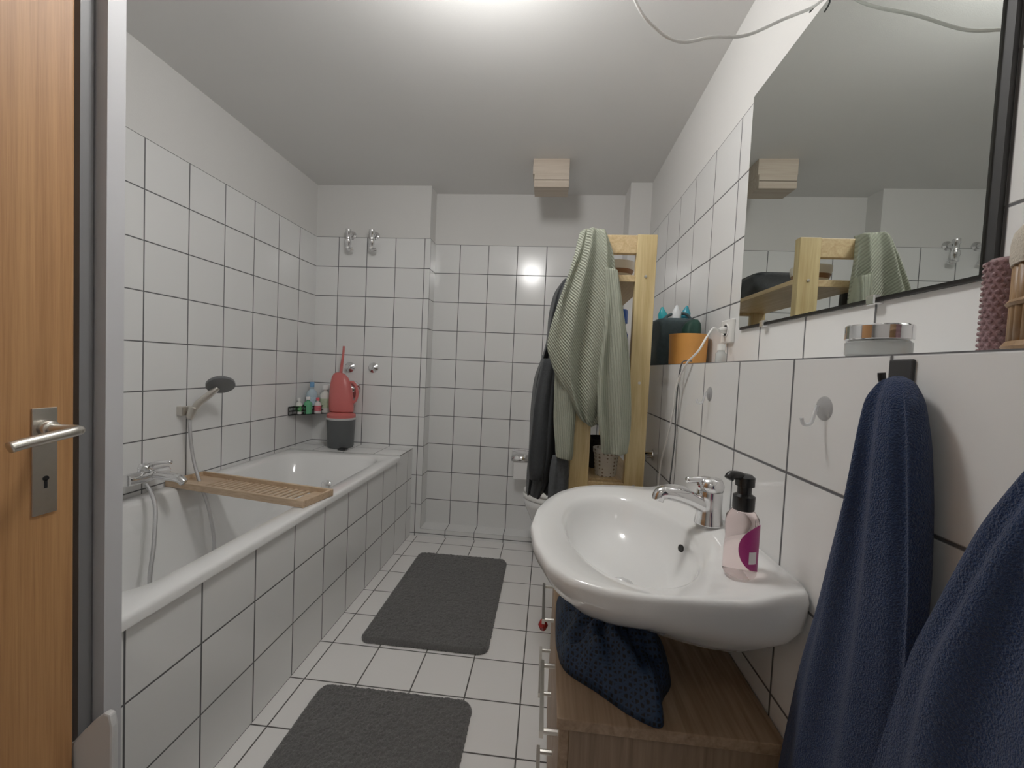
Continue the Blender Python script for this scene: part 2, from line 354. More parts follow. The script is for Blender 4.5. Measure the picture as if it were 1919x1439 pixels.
def bottle(name,label,x,y,z,r,h,col,cap,ch=.03,cr=.5,neck=.35,sx=1,sy=1,lab=None,group=None,trans=0,cat='bottle'):
    m=simple('bottle_plastic',col,.25,trans=trans)
    b=lathe('bottle_body',[(0,0),(r*.94,0),(r,h*.03),(r,h*.70),(r*.9,h*.80),(r*neck,h*.92),(r*neck,h)],(x,y,z),m,sx=sx,sy=sy,n=28)
    c=lathe('bottle_cap',[(r*cr,0),(r*cr,ch*.85),(r*cr*.85,ch),(0,ch)],(x,y,z+h),simple('cap_plastic',cap,.3),n=24)
    P=[b,c]
    if lab: P.append(lathe('bottle_label',[(r*1.015,h*.2),(r*1.015,h*.62)],(x,y,z),simple('label_print',lab,.5,noise=.4,nscale=60),sx=sx,sy=sy,n=28))
    return thing(name,label,cat,(x,y,z),P,group)
G='toiletries in the corner basket'
bottle('shampoo_bottle','small white bottle with green label in the wire basket',-1.588,2.47,.802,.020,.085,(.75,.76,.72),(.8,.8,.78),.02,lab=(.1,.35,.12),group=G)
bottle('shampoo_bottle','clear green bottle in the wire basket',-1.555,2.515,.802,.026,.09,(.12,.42,.22),(.8,.8,.8),.02,group=G)
bottle('shampoo_bottle','pale blue pump bottle in the wire basket',-1.57,2.58,.802,.035,.17,(.45,.58,.66),(.15,.35,.6),.035,cr=.4,lab=(.45,.6,.7),group=G)
bottle('shampoo_bottle','white bottle with white cap in the wire basket',-1.50,2.625,.802,.038,.155,(.78,.78,.74),(.82,.82,.8),.03,cr=.6,lab=(.5,.6,.42),group=G)
bottle('shampoo_bottle','small red and white tube in the wire basket',-1.512,2.555,.802,.022,.085,(.75,.7,.7),(.7,.1,.12),.02,lab=(.6,.12,.15),group=G)
# ---------------------------------------------------------------- paper holder, toilet
pb=box('holder_plate',(-.215,YA-.012,.565),(-.085,YA,.60),chrome,.003)
a_=[];nn=14
for i in range(nn+1):
    an=math.radians(20+150*i/nn);a_.append((YA-.065+.062*math.cos(an),.53+.066*math.sin(an)))
V=[(-.215,y,z) for y,z in a_]+[(-.085,y,z) for y,z in a_];F=[(i,i+1,i+nn+2,i+nn+1) for i in range(nn)]
pf=obj('holder_flap',V,F,chrome,smooth=True,solid=.002)
pr_=lathe('paper_roll',[(.02,-.05),(.054,-.05),(.055,-.045),(.055,.045),(.054,.05),(.02,.05)],(-.15,YA-.062,.525),simple('paper',(.86,.85,.84),.9),axis=(1,0,0))
pt=box('paper_sheet',(-.198,YA-.119,.42),(-.102,YA-.117,.53),simple('paper2',(.86,.85,.84),.9),0)
thing('paper_holder','chrome toilet paper holder with a white roll on tiles','paper holder',(-.15,YA,.55),[pb,pf,pr_,pt])
TY=2.38
def egg(cx,hx,hy,z,n=48):
    return [(cx+hx*math.cos(2*math.pi*i/n),TY+hy*math.sin(2*math.pi*i/n)*(1+.12*math.cos(2*math.pi*i/n)),z) for i in range(n)]
tb=rings('toilet_bowl',[egg(.25,.17,.09,.07),egg(.22,.20,.11,.12),egg(.19,.24,.15,.25),egg(.160,.26,.17,.36),egg(.155,.265,.175,.395),egg(.155,.255,.165,.40)],ceramic)
ts=rings('toilet_seat',[egg(.155,.262,.172,.403),egg(.155,.266,.176,.41),egg(.155,.266,.176,.425),egg(.155,.25,.165,.435)],whitep)
tl=rings('toilet_lid',[egg(.155,.262,.172,.437),egg(.155,.264,.174,.45),egg(.155,.24,.155,.458)],whitep)
hg=lathe('seat_hinge',[(.012,-.12),(.012,.12)],(.40,TY,.44),chrome,axis=(0,1,0))
thing('toilet','white wall-hung toilet with closed lid','toilet',(.42,TY,.07),[tb,ts,tl,hg])
# ---------------------------------------------------------------- rugs
def rug(cx,cy,hx,hy,seed):
    nx,ny=180,250;r=.045;rs=np.random.RandomState(seed);V=[];F=[]
    lo=rs.rand(40,60)
    for j in range(ny+1):
        for i in range(nx+1):
            u=-1+2*i/nx;v=-1+2*j/ny;x=u*hx;y=v*hy
            ex=max(0,abs(x)-(hx-r));ey=max(0,abs(y)-(hy-r))
            if ex>0 and ey>0:
                d=math.hypot(ex,ey);m=max(ex,ey);s=m/d
                x=math.copysign((hx-r)+ex*s,x);y=math.copysign((hy-r)+ey*s,y)
            edge=min(1,min((1-abs(u))*hx,(1-abs(v))*hy)/.012)
            z=.003+.012*math.sqrt(edge)+(.005*rs.rand()+.003*lo[int(i/nx*39),int(j/ny*59)])*edge
            w=.0035
            V.append((x+(rs.rand()-.5)*w,y+(rs.rand()-.5)*w,z))
    for j in range(ny):
        for i in range(nx):
            a=j*(nx+1)+i;F.append((a,a+1,a+nx+2,a+nx+1))
    o=obj('bath_mat',V,F,rugm,smooth=True);o.location=(cx,cy,ZF)
    return o
solo(rug(-.465,2.005,.275,.41,1),'dark grey shaggy bath mat on the white floor tiles','bath mat','grey bath mats')
solo(rug(-.480,.955,.278,.405,2),'dark grey shaggy bath mat on the white floor tiles','bath mat','grey bath mats')
# ---------------------------------------------------------------- sink
OUT=[(.425,.645),(.36,.630),(.263,.622),(.17,.617),(.11,.624),(.054,.646),(.015,.695),(-.011,.777),(-.022,.87),(-.012,.973),(.010,1.05),(.045,1.125),(.10,1.19),(.17,1.225),(.26,1.238),(.425,1.24)]
SC=(.19,.905)
def outr(a):
    dx,dy=math.cos(a),math.sin(a);best=None
    for i in range(len(OUT)):
        p=OUT[i];q=OUT[(i+1)%len(OUT)]
        ex,ey=q[0]-p[0],q[1]-p[1];den=dx*ey-dy*ex
        if abs(den)<1e-9:continue
        px,py=p[0]-SC[0],p[1]-SC[1]
        t=(px*ey-py*ex)/den;s=(px*dy-py*dx)/den
        if t>0 and -1e-6<=s<=1+1e-6: best=t if best is None else min(best,t)
    return best
nS=200;AN=[2*math.pi*i/nS for i in range(nS)]
ro=np.array([outr(a) for a in AN])
for _ in range(2): ro=(np.roll(ro,1)+2*ro+np.roll(ro,-1))/4
rx,ry=.137,.238
re=np.array([1/math.sqrt((math.cos(a)/rx)**2+(math.sin(a)/ry)**2) for a in AN])
def ring(rad,z,deck=0,wl=0):
    out=[]
    for a,r in zip(AN,rad):
        x=SC[0]+r*math.cos(a);y=SC[1]+r*math.sin(a)
        x=min(x,XR-.0005)
        t=min(1,max(0,(x-.31)/.08));t=t*t*(3-2*t)
        out.append((x,y,z+deck*t*.014-wl*min(1,max(0,(x-.1)/.3))))
    return out
def mixr(k,wk):
    return np.array([r*(k+(1-k)*max(0,math.cos(a))*wk) for a,r in zip(AN,ro)])
R=[ring(mixr(.10,.7),.672),ring(mixr(.32,.7),.672),ring(mixr(.48,.7),.685),ring(mixr(.63,.7),.706),ring(mixr(.77,.7),.733,0,.006),ring(mixr(.88,.75),.759,0,.012),ring(mixr(.96,.8),.784,0,.012),ring(ro*.995,.801),ring(ro*1.0,.812,.6),ring(ro*.992,.820,.9),ring(ro*.975,.824,1),ring(ro*.6+re*.43,.822,1),ring(re*1.05,.818,1),ring(re*1.0,.812,1),ring(re*.965,.800,.5),ring(re*.93,.780),ring(re*.86,.750),ring(re*.72,.720),ring(re*.5,.702),ring(re*.25,.696),ring(re*.1,.694)]
basin=rings('basin',R,ceramic);
drain=lathe('drain',[(.026,0),(.026,.003),(.018,.006),(0,.005)],(.185,.895,.695),chrome)
ovh=lathe('overflow_hole',[(.012,0),(.012,.003),(.0,.003)],(.3095,.90,.784),simple('hole_dark',(.01,.01,.01),.6),axis=(-1,0,.45),sy=.6)
thing('washbasin','white ceramic washbasin mounted on the low tiled wall','sink',(.42,.93,.672),[basin,drain,ovh])
fx,fy=.372,.925
fb=loft('tap_body',[(.836,fx,fy,.030,.030),(.848,fx,fy,.028,.028),(.872,fx,fy,.025,.025),(.897,fx,fy,.026,.025),(.910,fx,fy,.025,.024)],chrome,28)
fs=tube('spout',[(fx-.005,fy,.872),(fx-.05,fy-.008,.892),(fx-.09,fy-.016,.902),(fx-.112,fy-.02,.901),(fx-.118,fy-.021,.886)],lambda t:.019-.006*t,chrome,16)
fl=obj('tap_lever',*join_data([lathed([(.026,0),(.028,.012),(.023,.026),(0,.030)],(fx,fy,.910)),tubed([(fx+.005,fy,.930),(fx-.03,fy-.006,.934),(fx-.055,fy-.01,.932)],.007,12,4)]),chrome,smooth=True)
fd=lathe('tap_dot',[(.004,0),(.004,.001)],(fx-.026,fy-.006,.920),red,axis=(-1,-.2,0))
thing('basin_tap','chrome single lever tap on the washbasin','tap',(fx,fy,.836),[fb,fs,fl,fd])
sx_,sy_=.342,.712;z0=.829
pk=simple('pink_soap',(.97,.82,.81),.04,trans=.95,ior=1.15)
sb=lathe('bottle_body',[(0,0),(.024,0),(.026,.005),(.026,.045),(.0245,.06),(.026,.08),(.025,.098),(.018,.108),(.014,.11)],(sx_,sy_,z0),pk,n=40)
sc=lathe('pump_collar',[(.016,0),(.017,.003),(.017,.024),(.011,.028),(.011,.04),(.015,.041),(.015,.056),(.010,.060),(0,.06)],(sx_,sy_,z0+.110),blackp,n=32)
sn=tube('pump_nozzle',[(sx_,sy_,z0+.162),(sx_-.012,sy_-.004,z0+.168),(sx_-.028,sy_-.012,z0+.170),(sx_-.033,sy_-.014,z0+.164)],.0075,blackp,12)
def patch(cx,cy,r,z0,z1,a0,a1,mat,name,round_=False,n=14):
    V=[];F=[]
    for j in range(n+1):
        v=j/n
        for i in range(n+1):
            u=i/n;aa=a0+(a1-a0)*u
            if round_:
                k=math.sqrt(max(0,1-(2*v-1)**2));aa=a1-(a1-a0)*(1-u)*k
            V.append((cx+r*math.cos(aa),cy+r*math.sin(aa),z0+(z1-z0)*v))
    for j in range(n):
        for i in range(n):
            a=j*(n+1)+i;F.append((a,a+1,a+n+2,a+n+1))
    return obj(name,V,F,mat,smooth=True)
mag=simple('magenta_label',(.40,.03,.20),.4)
sl_=patch(sx_,sy_,.0272,z0+.012,z0+.092,math.radians(-122),math.radians(-40),mag,'bottle_label',True)
sl2=patch(sx_,sy_,.0277,z0+.028,z0+.048,math.radians(-88),math.radians(-60),simple('label_white',(.8,.75,.78),.5),'label_panel')
thing('soap_bottle','clear pink foam soap bottle with black pump and magenta label','soap bottle',(sx_,sy_,z0),[sb,sc,sn,sl_,sl2])
# ---------------------------------------------------------------- cabinet
cy0,cy1=.68,1.30
top=box('cabinet_top',(.045,cy0,.542),(.423,cy1,.562),cabw,.002)
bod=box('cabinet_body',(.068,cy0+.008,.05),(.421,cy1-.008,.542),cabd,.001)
parts=[top,bod]
ym=.985
for a,b,hy0,hy1 in ((cy0+.01,ym-.002,.72,.885),(ym+.002,cy1-.01,1.05,1.215)):
    dr=box('drawer',(.050,a,.34),(.068,b,.538),cabw,.002)
    hn=obj('handle',*join_data([tubed([(.050,hy0,.50),(.022,hy0,.50)],.005,8,0),tubed([(.050,hy1,.50),(.022,hy1,.50)],.005,8,0),boxd((.016,hy0-.008,.493),(.024,hy1+.008,.507))]),steel)
    par(hn,dr)
    dd=box('cabinet_door',(.050,a,.06),(.068,b,.336),cabw,.002)
    kn=obj('handle',*join_data([tubed([(.050,hy0,.30),(.022,hy0,.30)],.005,8,0),tubed([(.050,hy1,.30),(.022,hy1,.30)],.005,8,0),boxd((.016,hy0-.008,.293),(.024,hy1+.008,.307))]),steel)
    par(kn,dd)
    parts+=[dr,dd]
for x in (.09,.39):
    for y in (cy0+.04,cy1-.04): parts.append(lathe('foot',[(.015,0),(.015,.07)],(x,y,ZF),blackp,n=16))
thing('vanity_cabinet','brown wood-look base cabinet with metal handles under the sink','cabinet',(.24,.99,ZF),parts)
rb=lathe('red_charm',[(0,-.014),(.008,-.012),(.013,0),(.008,.012),(0,.014)],(.020,1.06,.480),red,n=20)
solo(rb,'small dark red bead hanging on a cabinet handle','ornament')
def netmat():
    m,nt,b=nmat('navy_net');tc=N(nt,'ShaderNodeTexCoord')
    v=N(nt,'ShaderNodeTexVoronoi',feature='DISTANCE_TO_EDGE');v.inputs['Scale'].default_value=120;v.inputs['Randomness'].default_value=.2;nt.links.new(tc.outputs['Object'],v.inputs['Vector'])
    cr=N(nt,'ShaderNodeValToRGB');cr.color_ramp.elements[0].position=.14;cr.color_ramp.elements[1].position=.24
    cr.color_ramp.elements[0].color=(.014,.038,.09,1);cr.color_ramp.elements[1].color=(.0015,.003,.008,1);nt.links.new(v.outputs['Distance'],cr.inputs[0]);nt.links.new(cr.outputs[0],b.inputs['Base Color']);b.inputs['Roughness'].default_value=.7
    bp=N(nt,'ShaderNodeBump',invert=True);bp.inputs['Strength'].default_value=.7;bp.inputs['Distance'].default_value=.003;nt.links.new(v.outputs['Distance'],bp.inputs['Height']);nt.links.new(bp.outputs[0],b.inputs['Normal'])
    return m
net=netmat()
def blob(name,outline,z0,h,mat,seed=1,cx=None,cy=None,n=160,m=44):
    rs=np.random.RandomState(seed);ph=rs.rand(6)*6.28
    ox=[p[0] for p in outline];oy=[p[1] for p in outline]
    cx=sum(ox)/len(ox) if cx is None else cx;cy=sum(oy)/len(oy) if cy is None else cy
    pts=smoothpath([(p[0],p[1],0) for p in outline+[outline[0]]],12)
    idx=np.linspace(0,len(pts)-1.001,n);R=[]
    for j in range(m+1):
        t=1-j/m;ring_=[]
        for i in idx:
            p=pts[int(i)];a=math.atan2(p.y-cy,p.x-cx);x=cx+(p.x-cx)*t;y=cy+(p.y-cy)*t
            prof=(1-t**2.6)**.6
            wr=.12*math.sin(4*a+ph[0]+5*t)+.10*math.sin(7*a+ph[1]-8*t)+.06*math.sin(13*a+ph[2]+12*t)
            z=z0+h*prof*(1+wr*1.9*t)
            ring_.append((x,y,z))
        R.append(ring_)
    return rings(name,R,mat)
mb=blob('mesh_bag',[(.050,1.02),(.046,.92),(.048,.85),(.064,.79),(.12,.745),(.175,.70),(.222,.685),(.238,.74),(.268,.79),(.275,.87),(.26,.95),(.18,1.0),(.10,1.0)],.563,.088,net,4)
solo(mb,'navy blue net laundry bag slumped on the cabinet top','mesh bag')
# ---------------------------------------------------------------- mirror
mm=simple('mirror_glass',(.70,.73,.70),.01,1)
mg=box('mirror_glass',(XU-.012,.603,1.315),(XU-.007,1.293,2.0),mm,0)
mk=box('mirror_backing',(XU-.008,.590,1.309),(XU-.001,1.296,2.004),simple('mirror_edge',(.02,.02,.02),.5),0)
cl=[]
for y in (.78,1.15):
    cl.append(box('mirror_clip',(XU-.018,y-.01,1.303),(XU,y+.01,1.32),chrome,.002))
thing('wall_mirror','large frameless rectangular mirror with dark edge above the sink','mirror',(XU,.95,1.31),[mg,mk]+cl)
# ---------------------------------------------------------------- outlet, cables
op=box('outlet_plate',(XU-.014,1.34,1.275),(XU,1.415,1.35),whitep,.004)
oc=lathe('socket_cup',[(.022,0),(.022,.003),(.019,.004),(.018,.0)],(XU-.014,1.375,1.315),whitep,axis=(-1,0,0))
pl=lathe('plug',[(.010,0),(.011,.012),(.008,.022),(.004,.030),(0,.030)],(XU-.014,1.375,1.315),whitep,axis=(-1,-.3,0))
thing('wall_socket','white wall socket with a plug in it beside the mirror','socket',(XU,1.375,1.315),[op,oc,pl])
wc=tube('power_cable',[(XU-.04,1.366,1.315),(.50,1.30,1.312),(.455,1.23,1.275),(.43,1.215,1.235),(.412,1.25,1.20),(.405,1.295,1.15),(.402,1.315,1.10),(.405,1.33,1.05),(.405,1.37,.96),(.405,1.42,.88),(.405,1.437,.83),(.400,1.43,.75)],.0029,whitep)
solo(wc,'thin white cable hanging from the socket over the tiled ledge','cable')
gc=tube('shaver_cable',[(.44,1.29,1.208),(.415,1.30,1.203),(.408,1.305,1.15),(.41,1.32,1.05),(.415,1.33,.95),(.41,1.34,.80)],.0022,greyp)
solo(gc,'thin grey cable hanging down the tiled low wall','cable')
ck=tube('loose_ceiling_cable',[(.02,.90,ZC),(.08,.89,2.10),(.141,.88,1.93),(.187,.88,1.872),(.237,.88,1.844),(.30,.88,1.852),(.367,.885,1.858),(.445,.90,1.90),(.52,.93,1.95),(.578,.95,2.01)],.0031,simple('cable_white',(.88,.88,.86),.4))
solo(ck,'loose white electric cable hanging from ceiling to wall above the mirror','cable')
tw=obj('bare_wires',*join_data([tubed([(.578,.965,2.012),(.555,.95,2.008),(.545,.945,1.99)],.002,8,4),tubed([(.578,.965,2.012),(.56,.985,2.005),(.555,1.01,2.004)],.002,8,4),tubed([(.578,.965,2.012),(.56,.93,2.012),(.555,.90,1.998)],.002,8,4)]),greyp,smooth=True)
solo(tw,'short bare wire ends sticking out above the mirror','wires')
# ---------------------------------------------------------------- hooks
for y,z in ((1.10,1.117),(.659,1.121)):
    d=lathe('suction_disc',[(.019,0),(.018,.0015),(.009,.005),(.007,.009),(0,.010)],(XR,y,z),clear,axis=(-1,0,0))
    h=tube('hook_arm',[(XR-.01,y,z+.004),(XR-.014,y,z-.01),(XR-.018,y,z-.024),(XR-.028,y,z-.026),(XR-.032,y,z-.016)],.0026,clear2)
    thing('suction_hook','clear plastic suction hook on white tiles','hook',(XR,y,z),[d,h],'clear suction hooks')
for y,z in ((.526,1.172),(.30,1.170)):
    p=box('hook_plate',(XR-.004,y-.017,z-.021),(XR,y+.017,z+.021),simple('hook_anthracite',(.03,.03,.032),.4),.002)
    h=tube('hook_arm',[(XR-.003,y,z-.008),(XR-.014,y,z-.012),(XR-.022,y,z-.006),(XR-.024,y,z+.004)],.004,blackp)
    thing('towel_hook','black square adhesive towel hook on white tiles','hook',(XR,y,z),[p,h],'black adhesive hooks')
# ---------------------------------------------------------------- towels
def tw_(ya,yb,z,xc,hx): return (ya,z,yb,z,xc,hx)
t1=slant('towel',[tw_(.502,.512,1.172,.405,.004),tw_(.488,.520,1.166,.402,.012),tw_(.472,.530,1.145,.398,.018),tw_(.460,.536,1.10,.396,.021),tw_(.452,.546,1.04,.395,.022),tw_(.443,.565,.95,.395,.022),tw_(.440,.587,.85,.395,.021),tw_(.440,.614,.75,.395,.021),tw_(.440,.648,.56,.395,.020),tw_(.44,.67,.30,.395,.020)],navy,260,folds=7,amp=.13,m=12,phase=2.4,twist=.8,jit=.02,sq=.85,seed=9,axis='Y')
solo(t1,'navy blue terry towel hanging from a black adhesive hook','towel','navy towels')
t2=slant('towel',[tw_(.298,.306,1.166,.404,.004),tw_(.28,.320,1.160,.400,.012),tw_(.255,.336,1.135,.392,.018),tw_(.235,.348,1.10,.382,.020),tw_(.215,.365,1.05,.372,.022),tw_(.20,.386,.98,.365,.023),tw_(.19,.408,.915,.361,.024),tw_(.18,.424,.83,.36,.024),tw_(.17,.438,.75,.36,.025),tw_(.14,.45,.50,.36,.026),tw_(.13,.45,.3,.36,.026)],navy,260,folds=8,amp=.15,m=12,phase=4.2,twist=-.9,jit=.02,sq=.85,seed=5,axis='Y')
solo(t2,'navy blue terry towel hanging beside another on the tiles','towel','navy towels')
# ---------------------------------------------------------------- ledge items
j1=lathe('jar_body',[(0,0),(.034,0),(.037,.003),(.037,.020),(.034,.023)],(.466,.622,1.2),simple('frosted_glass',(.62,.66,.65),.12,trans=.4))
j2=lathe('jar_lid',[(.037,0),(.038,.001),(.038,.019),(.036,.021),(0,.021)],(.466,.622,1.224),chrome)
thing('cream_jar','frosted glass cream jar with silver lid on the ledge','jar',(.466,.622,1.2),[j1,j2])
pm=simple('pink_glass',(.33,.20,.215),.12,trans=.3)
px_,py_=.504,.502
pts=[lathed([(0,0),(.0165,0),(.0168,.104),(.013,.108),(0,.108)],(px_,py_,1.2),n=28)]
for k in range(16):
    for i in range(14):
        a=2*math.pi*(i+.5*(k%2))/14
        pts.append(lathed([(.0030,0),(.0022,.0016),(0,.0022)],(px_+.0166*math.cos(a),py_+.0166*math.sin(a),1.2+.005+k*.0065),(math.cos(a),math.sin(a),0),6))
v,f=join_data(pts);o=obj('glass_tumbler',v,f,pm);solo(o,'pink studded glass tumbler on the tiled ledge','glass')
bz=1.2;bcx,bcy=.500,.416
sl=[]
for i in range(32):
    a=2*math.pi*i/32
    sl.append(lathed([(.0052,0),(.0052,.098)],(bcx+.050*math.cos(a),bcy+.050*math.sin(a),bz),(0,0,1),8))
sl.append(lathed([(0,.002),(.047,.002),(.047,.09)],(bcx,bcy,bz)))
bw=wood('wicker',(.15,.085,.035),(.30,.175,.08),(1,1,.1),40);v,f=join_data(sl);k1=obj('basket_body',v,f,bw,smooth=True)
cloth=simple('linen',(.52,.47,.39),.9,noise=.1,nscale=200,bump=.5,bscale=500)
k2=lathe('basket_liner',[(.0565,-.012),(.0575,-.006),(.0575,.010),(.056,.020),(.052,.026),(.046,.020),(.044,.0)],(bcx,bcy,bz+.098),cloth,n=48)
k3=lathe('basket_band',[(.056,0),(.058,.003),(.056,.006)],(bcx,bcy,bz+.045),bw,n=48);k4=lathe('basket_foot',[(.056,0),(.059,.005),(.056,.010)],(bcx,bcy,bz+.0),bw,n=48)
thing('wicker_basket','round brown bamboo basket with cream cloth liner','basket',(bcx,bcy,bz),[k1,k2,k3,k4])
g1=lathe('jar_body',[(0,0),(.013,0),(.015,.003),(.015,.03),(.010,.036),(.010,.040)],(.50,1.232,1.2),simple('jar_glass',(.7,.72,.7),.08,trans=.5))
g2=lathe('jar_cap',[(.011,0),(.011,.018),(0,.019)],(.50,1.232,1.24),whitep)
thing('perfume_bottle','tiny clear glass bottle with white cap on the ledge','bottle',(.50,1.232,1.2),[g1,g2])
om=simple('orange_plastic',(.72,.32,.07),.5,noise=.04,nscale=20)
solo(lathe('orange_pot',[(0,0),(.060,0),(.063,.004),(.066,.108),(.067,.112),(.064,.112),(.061,.006),(0,.005)],(.507,1.54,1.2),om,n=48),'round orange open container on the tiled ledge','container')
gb=loft('rolled_cloth',[(1.21,.515,1.54,.025,.03),(1.28,.515,1.54,.033,.035),(1.33,.517,1.54,.034,.03),(1.355,.52,1.54,.028,.025),(1.368,.525,1.54,.012,.012)],simple('bottle_green',(.008,.05,.035),.6),32,folds=5,amp=.08)
solo(gb,'dark green rolled cloth sticking out of the orange container','cloth')
tm=simple('grey_teal_fabric',(.055,.08,.088),.85,noise=.25,nscale=60,bump=.4,bscale=300)
tb1=loft('bag_body',[(1.2,.50,1.72,.066,.085),(1.22,.50,1.72,.072,.09),(1.30,.50,1.72,.070,.088),(1.37,.50,1.72,.073,.09),(1.385,.50,1.72,.066,.084)],tm,48,sq=.35,jit=.03)
tb2=obj('bag_handle',*tubed([(.44,1.66,1.37),(.47,1.66,1.40),(.53,1.66,1.405),(.56,1.66,1.37)],.006,10,6),tm,smooth=True)
thing('toiletry_bag','dark grey fabric toiletry bag standing open on the ledge','bag',(.50,1.72,1.2),[tb1,tb2])
for i,(x,y,c) in enumerate([(.455,1.69,(.02,.35,.40)),(.495,1.66,(.75,.78,.8)),(.535,1.69,(.03,.30,.40))]):
    o=lathe('cream_tube',[(.012,0),(.016,.02),(.018,.055),(.004,.085)],(x,y,1.350+.004*i),simple('tube_plastic',c,.3),axis=(.1*(i-1),0,1),n=20)
    solo(o,('white' if i==1 else 'turquoise')+' cosmetic tube poking out of the grey bag','tube','cosmetic tubes in the bag')
v,f=join_data([lathed([(.022,0),(.012,.006),(.012,.05)],(XR,1.62,.845),(-1,0,0)),lathed([(.010,-.02),(.012,0),(.012,.03),(.017,.035),(.017,.05)],(.375,1.62,.84),(0,-1,0)),tubed([(.375,1.62,.83),(.372,1.60,.76),(.38,1.50,.70),(.40,1.45,.65)],.006,8,6)])
solo(obj('angle_valve',v,f,chrome,smooth=True),'chrome angle stop valve on the low tiled wall','valve')
# ---------------------------------------------------------------- pine shelf
sx0,sx1,sy0,sy1=.091,.345,1.41,2.13
P=[]
for x0_,x1_ in ((sx0,sx0+.066),(sx1-.066,sx1)):
    for y in (sy0,sy1-.028):
        P.append(box('post',(x0_,y,ZF),(x1_,y+.028,1.63),pine,.002))
for y in (sy0+.002,sy1-.026):
    P.append(box('rail',(sx0+.066,y,1.566),(sx1-.066,y+.022,1.628),pineh,.002))
for z in (1.50,1.14,.785,.42,.08):
    v,f=boxd((sx0+.002,sy0+.03,z-.016),(sx1-.002,sy1-.03,z))
    P.append(obj('shelf_board',v,f,pineh,bevel=.002))
    for y in (sy0+.002,sy1-.026):
        P.append(box('rail',(sx0+.066,y,z-.028),(sx1-.066,y+.022,z-.006),pineh,.001))
for z in (1.49,1.13,.775):
    P.append(lathe('screw',[(.005,0),(.005,.002),(0,.003)],(sx1-.033,sy0,z),steel,axis=(0,-1,0),n=12))
thing('shelf_unit','tall pine wood open shelf unit against the low tiled wall','shelf',(.22,1.77,ZF),P)
bwl=lathe('bowl',[(0,0),(.035,0),(.052,.018),(.062,.045),(.062,.062),(.056,.062),(.056,.045),(.04,.02),(0,.012)],(.235,1.53,1.5),simple('bowl_glaze',(.74,.70,.62),.3),n=40)
bwf2=lathe('bowl_band',[(.0530,.018),(.0575,.030),(.0590,.033)],(.235,1.53,1.5),simple('bowl_brown2',(.25,.13,.07),.5),n=40)
thing('ceramic_bowl','cream ceramic bowl with brown band on the top shelf','bowl',(.235,1.53,1.5),[bwl,bwf2])
G='bottles on the middle shelf'
bottle('cleaner_bottle','tall blue plastic bottle on the pine shelf',.255,1.50,1.14,.028,.20,(.015,.05,.35),(.02,.10,.45),.05,cr=.8,neck=.6,group=G)
bottle('cleaner_bottle','pink and red bottle on the pine shelf',.215,1.56,1.14,.027,.19,(.55,.08,.10),(.8,.8,.8),.03,lab=(.8,.5,.55),group=G)
bottle('cleaner_bottle','light teal bottle on the pine shelf',.275,1.60,1.14,.03,.17,(.10,.35,.42),(.8,.8,.8),.04,group=G)
bottle('cleaner_bottle','white bottle at the back of the shelf',.17,1.66,1.14,.035,.2,(.7,.7,.68),(.1,.2,.5),.04,lab=(.2,.3,.6),group=G)
bottle('cleaner_bottle','dark jar with label on the pine shelf',.262,1.72,1.14,.035,.12,(.06,.05,.05),(.02,.02,.02),.02,cr=.9,neck=.8,lab=(.5,.45,.35),group=G)
def potmat():
    m,nt,b=nmat('pot_lattice');tc=N(nt,'ShaderNodeTexCoord');v=N(nt,'ShaderNodeTexVoronoi');v.inputs['Scale'].default_value=75;v.inputs['Randomness'].default_value=0;nt.links.new(tc.outputs['Object'],v.inputs['Vector'])
    cr=N(nt,'ShaderNodeValToRGB');cr.color_ramp.elements[0].position=.30;cr.color_ramp.elements[1].position=.36;cr.color_ramp.elements[0].color=(.28,.22,.17,1);cr.color_ramp.elements[1].color=(.74,.72,.67,1)
    nt.links.new(v.outputs['Distance'],cr.inputs[0]);nt.links.new(cr.outputs[0],b.inputs['Base Color']);b.inputs['Roughness'].default_value=.5;return m
solo(lathe('lattice_pot',[(0,0),(.036,0),(.038,.004),(.045,.08),(.048,.083),(.049,.10),(.043,.10),(.038,.01),(0,.01)],(.228,1.50,.785),potmat(),n=40),'white pot with lattice pattern on the lower shelf','pot')
solo(lathe('dark_basket',[(0,0),(.055,0),(.06,.01),(.065,.11),(.06,.115),(.055,.02),(0,.012)],(.22,1.64,.785),simple('dark_wicker',(.03,.025,.02),.7,noise=.4,nscale=200,bump=.8,bscale=300),n=32),'dark woven basket behind the white pot','basket')
solo(box('storage_tin',(.13,1.60,.42),(.31,1.95,.62),simple('tin_grey',(.15,.16,.17),.5),.008),'grey storage box on the low shelf','box')
solo(loft('folded_towels',[(1.5,.22,1.85,.10,.12),(1.53,.22,1.85,.105,.13),(1.58,.22,1.85,.10,.12),(1.60,.22,1.85,.09,.1)],dark_cloth,40,sq=.4,jit=.03),'stack of dark folded towels on the top shelf','towel')
